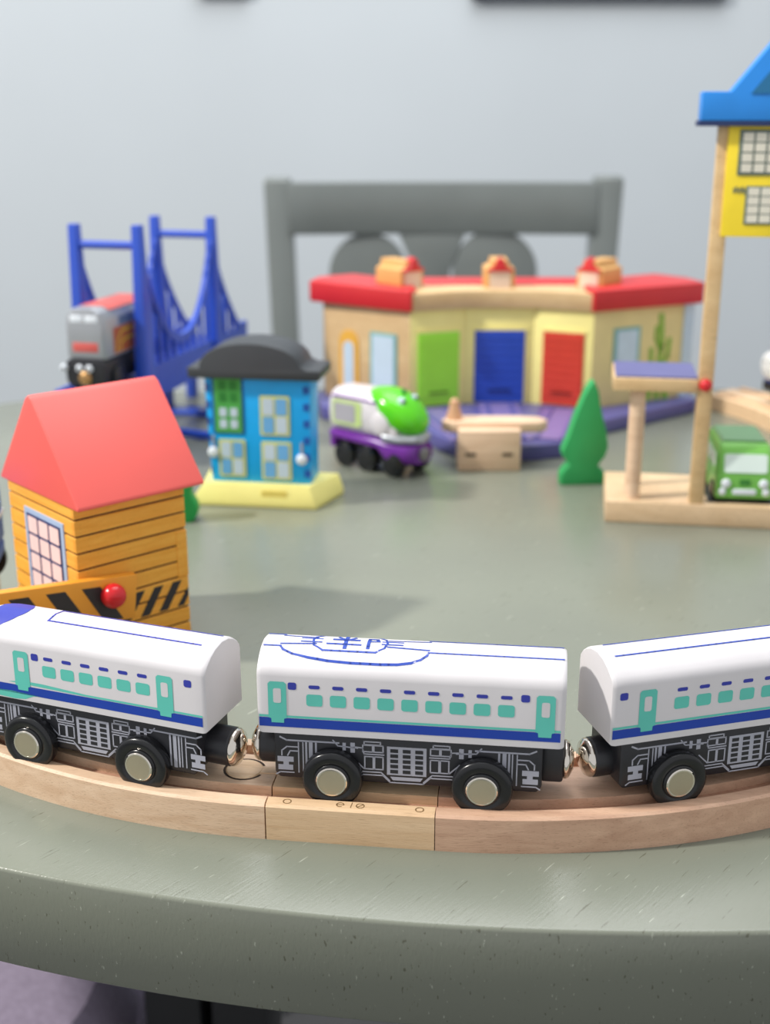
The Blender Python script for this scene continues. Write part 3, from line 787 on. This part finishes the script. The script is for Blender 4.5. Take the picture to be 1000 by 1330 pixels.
for k in range(6):
    z = 1.7 + k * .95
    b = MB(); b.box(2.62, 2.98, WY - .03, WY + .02, z, z + .42); b.build('corner_stone', M['deepblue'], t)
    b = MB(); b.box(-2.9 + .03 * (5 - k), -2.68, WY - .03, WY + .02, z, z + .42); b.build('corner_stone', M['deepblue'], t)

# ------------------------------------------------------------------ green-nosed train
t = thing('toy_locomotive', 'green nosed toy locomotive with white body and purple skirt beside the blue house', 'toy train', (-.15, 74.3, 0), -40)
def sec(x, w_, z0, z1, e=3.2, n=20):
    pts = []
    for k in range(n):
        a = 2 * PI * k / n; c_, s_ = math.cos(a), math.sin(a)
        pts.append((x, w_ * math.copysign(abs(c_) ** (2 / e), c_), (z0 + z1) / 2 + (z1 - z0) / 2 * math.copysign(abs(s_) ** (2 / e), s_)))
    return pts
b = MB(); b.loft([sec(-3.2, 1.35, 2.2, 4.75), sec(-3.05, 1.5, 2.1, 4.9), sec(0, 1.55, 2.1, 5.0), sec(.7, 1.5, 2.1, 4.95), sec(1.4, 1.45, 2.1, 4.2), sec(2.1, 1.3, 2.1, 3.2)]); body = b.build('body', M['pearl'], t, angle=60)
b = MB(); b.loft([sec(-.35, 1.0, 4.0, 5.12, 2.4), sec(.3, 1.35, 3.6, 5.2, 2.4), sec(1.1, 1.5, 2.9, 5.12, 2.3), sec(1.9, 1.5, 2.5, 4.85, 2.2), sec(2.5, 1.3, 2.45, 4.4, 2.1), sec(2.95, .95, 2.55, 3.9, 2), sec(3.15, .5, 2.8, 3.5, 2)]); nose_ = b.build('nose_cowl', M['lime'], t, angle=80)
b = MB(); b.loft([sec(1.2, 1.56, 2.0, 2.75), sec(2.3, 1.45, 2.0, 2.7, 2.6), sec(3.05, 1.0, 2.05, 2.65, 2.2), sec(3.25, .6, 2.1, 2.6, 2)]); b.build('silver_band', M['silver'], t, angle=60)
b = MB(); b.loft([sec(-3.2, 1.4, 1.75, 2.3), sec(-3, 1.52, 1.65, 2.35), sec(.8, 1.55, 1.5, 2.3), sec(1.4, 1.5, .75, 2.25, 3.5), sec(2.6, 1.35, .7, 2.2, 3), sec(3.2, .95, .8, 2.1, 2.6)]); b.build('skirt', M['purple'], t, angle=60)
b = MB(); b.box(-3.2, -2.75, -1.4, 1.4, 1.1, 2.0); b.build('rear_skirt', M['purple'], t, .15)
b = MB(); b.prism(rrect(-2.8, -.4, 2.75, 4.3, .25), -1.57, -1.5, 'y'); p_ = b.build('side_panel', M['limepale'], t)
b = MB(); b.prism(rrect(-2.6, -.9, 2.95, 4.1, .1), -1.6, -1.56, 'y'); b.build('grille', M['greyprint'], p_)
b = MB(); b.prism(rrect(-2.9, .7, 4.42, 4.52, .04), -1.5, -1.35, 'y'); b.build('purple_line', M['purple'], t)
b = MB(); b.ball((.9, -1.32, 3.2), .85, n=18, sc=(1.0, .35, 1)); b.build('cheek', M['pearl'], t, angle=80)
for y in (-.6, .6):
    b = MB(); b.ball((2.0, y, 4.55), .3, n=14, sc=(.8, 1, 1)); ey = b.build('eye', M['pane'], t, angle=80)
    b = MB(); b.ball((2.22, y, 4.6), .12, n=10); b.build('pupil', M['tyre'], ey, angle=80)
for y in (-.95, .2):
    b = MB(); b.ball((2.7 if y > 0 else 2.45, y, 3.85), .17, n=12, sc=(.6, 1, 1)); b.build('headlight', M['lamp'], t, angle=80)
b = MB(); b.box(1.6, 1.8, -.12, .12, 4.8, 5.25); b.build('horn', M['leafdark'], t, .05)
b = MB(); b.lathe([(.42, 0), (.42, .25), (.3, .34)], 20, Matrix.Translation((3.15, 0, 1.4)) @ Matrix.Rotation(PI / 2, 4, 'Y')); mg = b.build('magnet', M['facegrey'], t)
b = MB(); b.box(-2.7, 2.6, -1.0, 1.0, .6, 1.9); b.build('chassis', M['black'], t, .1)
for x in (-2.0, -.2, 1.9):
    for s_ in (-1, 1):
        T = Matrix.Translation((x, 0, .78)) @ Matrix.Rotation(PI / 2 * (1 if s_ < 0 else -1), 4, 'X')
        b = MB(); b.lathe([(.2, .95), (.75, .95), (.78, 1.0), (.78, 1.38), (.7, 1.43), (.4, 1.43), (.36, 1.47), (.1, 1.47)], 24, T); b.build('wheel', M['tyre'], t)

# ------------------------------------------------------------------ roundhouse
t = thing('toy_roundhouse', 'toy engine shed with green, blue and red doors and red roofed wings', 'toy building', (9.0, 86, 0))
ox, oy = 9.0, 86
def wl_(pts): return [(x - ox, y - oy) for x, y in pts]
P0, P1, P2, P3, P4, P5 = (-4.55, 90.9), (1.75, 86.0), (5.75, 87.7), (10.6, 87.7), (14.6, 86.0), (22.6, 90.4)
B5, B0 = (20.6, 94.6), (-2.6, 94.8)
# platform
plat = [(-5.2, 91.5), (-4.6, 87.0), (-1, 84.6), (2.0, 82.2), (3.4, 78.5), (4.6, 76.4), (6.4, 75.75), (9.4, 75.75), (11.4, 76.5), (12.8, 78.8), (14.2, 81.9), (23.0, 89.2), (23.0, 91.3), (21.0, 95.2), (-3.2, 95.4)]
b = MB(); b.prism(wl_(plat), 0, 1.0); b.build('platform', [M['violet']], t, .08)
for a, bb, wd in (((5.6, 77), (3.4, 85.5), 2.6), ((8.1, 77), (8.15, 87.3), 2.8), ((10.6, 77), (12.7, 85.4), 2.6)):
    b = MB(); b.beam((a[0] - ox, a[1] - oy, 1.06), (bb[0] - ox, bb[1] - oy, 1.06), wd, .16); tr = b.build('track_bay', M['violetlight'], t)
    for s_ in (-1, 1):
        d = Vector((bb[0] - a[0], bb[1] - a[1], 0)).normalized(); nrm = Vector((-d.y, d.x, 0)) * s_ * .85
        b = MB(); b.beam(Vector((a[0] - ox, a[1] - oy, 1.16)) + nrm, Vector((bb[0] - ox, bb[1] - oy, 1.16)) + nrm, .3, .14); b.build('rail', M['violet'], tr)
def wallseg(name, A, B, z0, z1, m_, th=.5, parent=t):
    A = Vector((A[0] - ox, A[1] - oy, 0)); B = Vector((B[0] - ox, B[1] - oy, 0)); d = (B - A).normalized(); n_ = Vector((-d.y, d.x, 0)) * th
    b = MB(); b.prism([(A.x, A.y), (B.x, B.y), (B.x + n_.x, B.y + n_.y), (A.x + n_.x, A.y + n_.y)], z0, z1); return b.build(name, m_, parent, .04)
wallseg('wing_wall', P0, P1, 1, 8.1, tan); wallseg('wing_wall', P4, P5, 1, 8.1, mat('sand_wall', srgb(226, 208, 146), .55))
wallseg('front_wall', P1, P2, 1, 8.1, M['wallyellow']); wallseg('front_wall', P2, P3, 1, 8.1, M['wallyellow']); wallseg('front_wall', P3, P4, 1, 8.1, M['wallyellow'])
wallseg('back_wall', B0, B5, 1, 8.1, tan, -.5); wallseg('side_wall', P5, B5, 1, 8.1, tan); wallseg('side_wall', B0, P0, 1, 8.1, tan)
def onseg(A, B, u0, u1, z0, z1, off, th, name, m_, parent, arch=False, r=.03):
    """a plate standing on the outside of wall A-B between distances u0..u1 (share of its length)"""
    A = Vector((A[0] - ox, A[1] - oy, 0)); B = Vector((B[0] - ox, B[1] - oy, 0)); L = (B - A).length; d = (B - A) / L
    T = Matrix.Translation(A) @ Matrix.Rotation(math.atan2(d.y, d.x), 4, 'Z')
    x0, x1 = u0 * L, u1 * L
    if arch:
        w2 = (x1 - x0) / 2; cz = z1 - w2
        pts = [(x0, z0), (x1, z0)] + [((x0 + x1) / 2 + w2 * math.cos(PI * k / 12), cz + w2 * math.sin(PI * k / 12)) for k in range(13)]
    else: pts = rrect(x0, x1, z0, z1, r, 2)
    b = MB(); b.prism(pts, -off - th, -off + .02, 'y', T); return b.build(name, m_, parent)
for (A, B, u0, u1, m_) in ((P1, P2, .14, .88, 'doorgreen'), (P2, P3, .14, .88, 'doorblue'), (P3, P4, .18, .86, 'doorred')):
    d = onseg(A, B, u0, u1, 1.12, 6.35, 0, .12, 'door', M[m_], t)
    onseg(A, B, u0 - .035, u1 + .035, 6.35, 6.55, 0, .1, 'door_lintel', M['wallyellow'], t)
    for k in range(8): onseg(A, B, u0 + .02, u1 - .02, 1.75 + k * .56, 1.75 + k * .56 + .47, .12, .05, 'door_slat', M[m_], d)
    onseg(A, B, (u0 + u1) / 2 - .17, (u0 + u1) / 2 + .17, 1.95, 2.12, .14, .1, 'handle', mat(m_ + '_handle', tuple(c * .35 for c in M[m_].node_tree.nodes['Principled BSDF'].inputs['Base Color'].default_value[:3]) + (1,), .4), d)
a_ = onseg(P0, P1, .20, .42, 1.2, 6.1, 0, .1, 'arch_window', M['archorange'], t, True); onseg(P0, P1, .25, .37, 1.5, 5.3, .1, .05, 'pane', M['pane'], a_, True)
a_ = onseg(P0, P1, .56, .86, 1.7, 6.2, 0, .1, 'window', M['teallight'], t); onseg(P0, P1, .59, .83, 1.9, 6.0, .1, .05, 'pane', M['pane'], a_)
a_ = onseg(P4, P5, .20, .46, 3.2, 6.6, 0, .1, 'window', M['teallight'], t); onseg(P4, P5, .23, .43, 3.4, 6.4, .1, .05, 'pane', M['pane'], a_)
b = MB()
A = Vector((P4[0] - ox, P4[1] - oy, 0)); B = Vector((P5[0] - ox, P5[1] - oy, 0)); d_ = (B - A).normalized(); Tw = Matrix.Translation(A) @ Matrix.Rotation(math.atan2(d_.y, d_.x), 4, 'Z')
for pts, wd in (([(6.1, 1.2), (6.0, 3), (6.3, 5), (6.1, 7.2)], .4), ([(6.1, 2.6), (5.4, 3.6), (5.35, 4.8)], .32), ([(6.2, 3.2), (6.9, 4.2), (7.0, 5.4)], .32), ([(6.2, 4.6), (5.7, 5.6), (5.75, 6.4)], .24), ([(5.2, 1.2), (5.5, 2.2)], .5), ([(6.9, 1.2), (6.7, 2.3)], .5)):
    for q in stroke(pts, wd): b.prism(q, -.08, 0, 'y', Tw)
b.build('painted_vine', mat('vine_green', srgb(132, 178, 60), .5), t)
onseg(P4, P5, .90, 1.0, 1, 8, 0, .12, 'corner_pilaster', M['pane'], t)
# roof
inner = [P1, P2, P3, P4]
outl = [(-5.4, 91.6), (-5.0, 90.35), (1.55, 85.35)]
def roofpoly(pts, z0, z1, name, m_, bev=.06):
    b = MB(); b.prism(wl_(pts), z0, z1); return b.build(name, m_, t, bev)
roofpoly([(-5.55, 90.9), (1.75, 85.45), (2.2, 86.4), (1.9, 91.5), (-2.4, 95.2), (-5.0, 93.4)], 7.95, 9.45, 'wing_roof', M['roofred'], .12)
roofpoly([(14.5, 85.5), (23.2, 89.95), (22.6, 92.8), (20.6, 95.2), (14.4, 91.5), (14.1, 86.4)], 7.95, 9.45, 'wing_roof', M['roofred'], .12)
roofpoly([(1.9, 85.75), (5.75, 87.35), (10.6, 87.35), (14.4, 85.75), (14.4, 90.2), (1.9, 90.2)], 7.95, 9.22, 'roof_fascia', tan, .1)
roofpoly([(1.0, 90.2), (15.2, 90.2), (20.4, 95.0), (-2.2, 95.0)], 7.95, 9.2, 'rear_roof', M['roofred'], .1)
for cx, cy, a in ((2.0, 88.6, 42), (8.2, 88.6, 90), (14.5, 88.6, 138)):
    # local +x points back from the centre of the fan
    T = Matrix.Translation((cx - ox, cy - oy, 8.95)) @ Matrix.Rotation(R(a if a <= 90 else a), 4, 'Z')
    side = {42: 130, 90: 90, 138: 50}[a]
    T = Matrix.Translation((cx - ox, cy - oy, 8.95)) @ Matrix.Rotation(R(side), 4, 'Z')
    b = MB(); b.prism([(-1.05, 0), (1.05, 0), (1.05, 1.6), (.62, 1.75), (.58, 2.2), (-.58, 2.2), (-.62, 1.75), (-1.05, 1.6)], .1, 2.9, 'x', T)
    dm = b.build('dormer', M['dormer'], t, .06)
    b = MB(); b.prism([(-.75, .1), (.75, .1), (.75, 1.45), (-.75, 1.45)], -.02, .12, 'x', T); b.build('dormer_front', M['pinkwhite'], dm)
    b = MB(); b.prism([(-.95, 1.45), (.95, 1.45), (.9, 1.6), (.4, 1.8), (.3, 2.2), (0, 2.45), (-.3, 2.2), (-.4, 1.8), (-.9, 1.6)], -.2, .5, 'x', T); b.build('dormer_gable', M['roofred'], dm, .04)

# wooden ramp with a flared head in front of it, and a little peg
t = thing('track_ramp', 'pale wooden track ramp block with two dark slots in front of the blue door', 'toy track', (6.44, 73.4, 0))
b = MB()
b.box(-1.93, 1.93, 0, 2.2, 0, 2.55); b.build('block', beech, t, .07)
b = MB(); b.prism([(-2.9, 1.6), (-2.4, 1.0), (-1.95, .9), (1.95, .9), (3.2, 1.0), (3.75, 1.7), (3.3, 2.6), (1.9, 2.9), (-1.9, 2.9), (-2.6, 2.4)], 2.2, 2.85); hd = b.build('head', beech, t, .06)
for x in (-1.15, 1.12):
    b = MB(); b.box(x - .32, x + .32, -.02, .3, .95, 1.15); b.build('slot', M['gap'], t)
b = MB(); b.lathe([(.52, 0), (.50, .2), (.34, .7), (.28, 1.15), (.14, 1.3)], 20)
o = b.build('wooden_peg', mat('terracotta_wood', srgb(206, 160, 124), .5), None); tagged(o, 'little conical wooden peg on the left end of the wooden ramp', 'peg', (4.35, 75.4, 2.85))

# flat green fir tree
px = [(315, 590), (335, 630), (345, 684), (358, 730), (372, 775), (382, 832), (372, 868), (342, 905), (362, 912), (376, 938), (375, 972), (205, 972), (206, 932), (222, 908), (238, 896), (212, 866), (208, 846), (232, 788), (252, 722), (282, 645), (298, 615)]
pts = [((x - 290) * .34 / 21.8, (972 - y) * .34 / 20.6) for x, y in px]
b = MB(); b.prism(pts, -.5, .5, 'y'); o = b.build('toy_tree', M['tree'], None, .07)
tagged(o, 'flat dark green wooden fir tree between the red door and the tower', 'toy tree', (11.75, 70.9, 0), 4)

# ------------------------------------------------------------------ tower station at right
t = thing('toy_tower', 'tall wooden toy station tower with blue roof, yellow window board and low shelf', 'toy building', (16.5, 62.7, 0), -8.8)
def tb(name, x0, x1, y0, y1, z0, z1, m_, bev=.05, par=t): 
    b = MB(); b.box(x0 - 16.5, x1 - 16.5, y0 - 62.7, y1 - 62.7, z0, z1); return b.build(name, m_, par, bev)
tb('base', 11.85, 26.0, 62.75, 68.6, 0, 1.2, pine, .08)
tb('road_inlay', 17.25, 22.2, 63.35, 68.3, 1.2, 1.24, M['road'], 0)
tb('post', 16.25, 17.0, 62.85, 63.6, 1.2, 20.75, tan); tb('post', 22.6, 23.35, 62.85, 63.6, 1.2, 20.75, tan)
b = MB(); b.lathe([(.42, 1.2), (.42, 7.25)], 20, Matrix.Translation((13.25 - 16.5, 63.55 - 62.7, 0))); b.build('pillar', beech, t)
b = MB(); b.lathe([(.36, 1.2), (.36, 7.25)], 20, Matrix.Translation((13.35 - 16.5, 66.2 - 62.7, 0))); b.build('pillar', beech, t)
tb('shelf', 11.9, 16.24, 62.75, 66.9, 7.25, 7.95, tan, .06)
tb('shelf_top', 12.0, 16.2, 62.9, 66.85, 7.95, 8.05, M['violettop'], 0)
b = MB(); b.ball((.1, -.05, 7.7), .34, n=16); b.build('red_knob', M['redgloss'], t, angle=80)
bd = tb('window_board', 16.72, 22.9, 62.65, 62.9, 15.25, 20.8, M['toweryellow'], .04)
wf = tb('window', 17.25, 19.3, 62.58, 62.67, 18.2, 20.35, M['greyframe'], .02, bd)
for i in range(3):
    for j in range(4): tb('pane', 17.42 + i * .6, 17.92 + i * .6, 62.54, 62.60, 18.36 + j * .48, 18.76 + j * .48, M['paneivory'], 0, wf)
wf = tb('window', 17.75, 19.8, 62.58, 62.67, 15.85, 17.7, M['greyframe'], .02, bd)
for i in range(3):
    for j in range(4): tb('pane', 17.87 + i * .62, 18.40 + i * .62, 62.54, 62.60, 15.96 + j * .43, 16.33 + j * .43, M['paneivory'], 0, wf)
b = MB()
for dx, dz in ((0, 0), (.12, .05), (.26, -.02), (.38, .06), (.48, -.04)): b.box(17.15 + dx - 16.5, 17.22 + dx - 16.5, -.09, -.03, 17.35 + dz, 17.62 + dz)
b.build('scroll_print', M['greyframe'], bd)['kind'] = 'stuff'
b = MB(); b.prism([(-1.2, 20.75), (7.9, 20.75), (7.9, 22.1), (6.7, 22.1), (3.35, 26.2), (.15, 22.1), (-1.2, 22.1)], -.5, 1.2, 'y'); rf = b.build('roof', M['towerblue'], t, .08)
b = MB(); b.prism([(1.05, 22.0), (5.65, 22.0), (3.35, 24.9)], -.56, -.45, 'y'); b.build('gable_panel', M['towerbluedark'], rf)  # gable triangle in a darker blue than the roof
tb('eave', 15.2, 24.2, 62.25, 64.0, 20.5, 20.76, mat('navy_eave', srgb(28, 48, 96), .5), .04)

# bus
t = thing('toy_bus', 'green toy bus with milky windscreen parked under the tower at right', 'toy bus', (19.15, 62.85, 1.25), -6)
b = MB(); b.loft([[(x * w_, y, z) for x, z in ((-1.5, .25), (1.5, .25), (1.52, 1.5), (1.36, h - .25), (1.2, h), (-1.2, h), (-1.36, h - .25), (-1.52, 1.5))] for y, w_, h in ((0, .94, 1.5), (.04, .98, 1.9), (.35, 1, 2.78), (.7, 1, 3.1), (4.4, 1, 3.1), (4.6, .96, 3.0))])
body = b.build('body', M['busgreen'], t, .06)
b = MB(); b.prism([(-1.22, 3.08), (1.22, 3.08), (1.1, 3.2), (-1.1, 3.2)], 1.0, 4.4, 'y'); b.build('roof', M['busroof'], t)
T = Matrix.Translation((0, .17, 2.12)) @ Matrix.Rotation(R(-17), 4, 'X')
b = MB(); b.prism(rrect(-1.12, 1.12, -.48, .52, .14), -.06, .06, 'y', T); b.build('windscreen', M['glasswhite'], t, 0)
for x in (-.98, .98):
    b = MB(); b.ball((x, -.02, 1.08), .26, n=16, sc=(1, .5, 1)); b.build('headlight', M['lamp'], t, angle=80)
    b = MB(); b.ball((x * 1.16, .0, .62), .2, n=14, sc=(1, .5, 1.1)); b.build('fog_light', M['lamp'], t, angle=80)
b = MB(); b.prism(rrect(-.62, .62, .48, .78, .1), -.1, .05, 'y'); b.build('bumper', M['lamp'], t, .03)
b = MB()
for k in range(3): b.box(-.28, .28, -.04, .02, 1.0 + k * .12, 1.06 + k * .12)
b.build('grille', M['leafdark'], t)['kind'] = 'stuff'
for y in (1.0, 3.6):
    for s_ in (-1, 1):
        T = Matrix.Translation((0, y, .5)) @ Matrix.Rotation(s_ * PI / 2, 4, 'Y')
        b = MB(); b.lathe([(.1, 1.2), (.5, 1.2), (.5, 1.55), (.42, 1.6), (.1, 1.6)], 20, T); b.build('wheel', M['tyre'], t)
for s_ in (-1, 1):
    for k in range(3):
        b = MB(); b.box(s_ * 1.47, s_ * 1.50, .9 + k * 1.2, 1.9 + k * 1.2, 1.75, 2.5); b.build('side_window', M['glasswhite'], t)

# engine with a white face, cut by the right edge
t = thing('toy_locomotive', 'toy steam engine with round white face at the right picture edge', 'toy train', (29.55, 87.4, 1.25), -158)
b = MB(); b.rod((-2.6, 0, 2.6), (2.2, 0, 2.6), 1.05, 28); b.build('boiler', M['wagonblue'], t)
b = MB(); b.lathe([(1.0, 0), (.98, .14), (.8, .26), (.3, .32), (.02, .33)], 28, Matrix.Translation((2.2, 0, 2.75)) @ Matrix.Rotation(PI / 2, 4, 'Y')); fc = b.build('face', M['face'], t, angle=60)
for y in (-.36, .36):
    b = MB(); b.ball((2.47, y, 3.0), .15, n=12, sc=(.4, 1, 1.2)); b.build('eye', M['facegrey'], fc)
b = MB()
for k in range(8):
    a = R(205 + 130 * k / 8); a2 = R(205 + 130 * (k + 1) / 8)
    b.rod((2.44, .55 * math.cos(a), 2.75 + .55 * math.sin(a)), (2.44, .55 * math.cos(a2), 2.75 + .55 * math.sin(a2)), .06, 6)
b.build('mouth', M['facegrey'], fc)
b = MB(); b.box(-2.8, 1.9, -1.2, 1.2, .8, 1.5); b.build('chassis', M['ironblack'], t, .1)
b = MB(); b.box(-2.8, -.9, -1.3, 1.3, 1.6, 4.4); b.build('cab', M['wagonblue'], t, .15)
b = MB(); b.rod((1.3, 0, 3.4), (1.3, 0, 4.6), .32, 16, .4); b.build('funnel', M['wagonblue'], t)
for x in (-1.8, .2):
    for s_ in (-1, 1):
        T = Matrix.Translation((x, 0, .85)) @ Matrix.Rotation(PI / 2 * (1 if s_ < 0 else -1), 4, 'X')
        b = MB(); b.lathe([(.2, 1.05), (.82, 1.05), (.85, 1.1), (.85, 1.42), (.1, 1.5)], 24, T); b.build('wheel', M['tyre'], t)
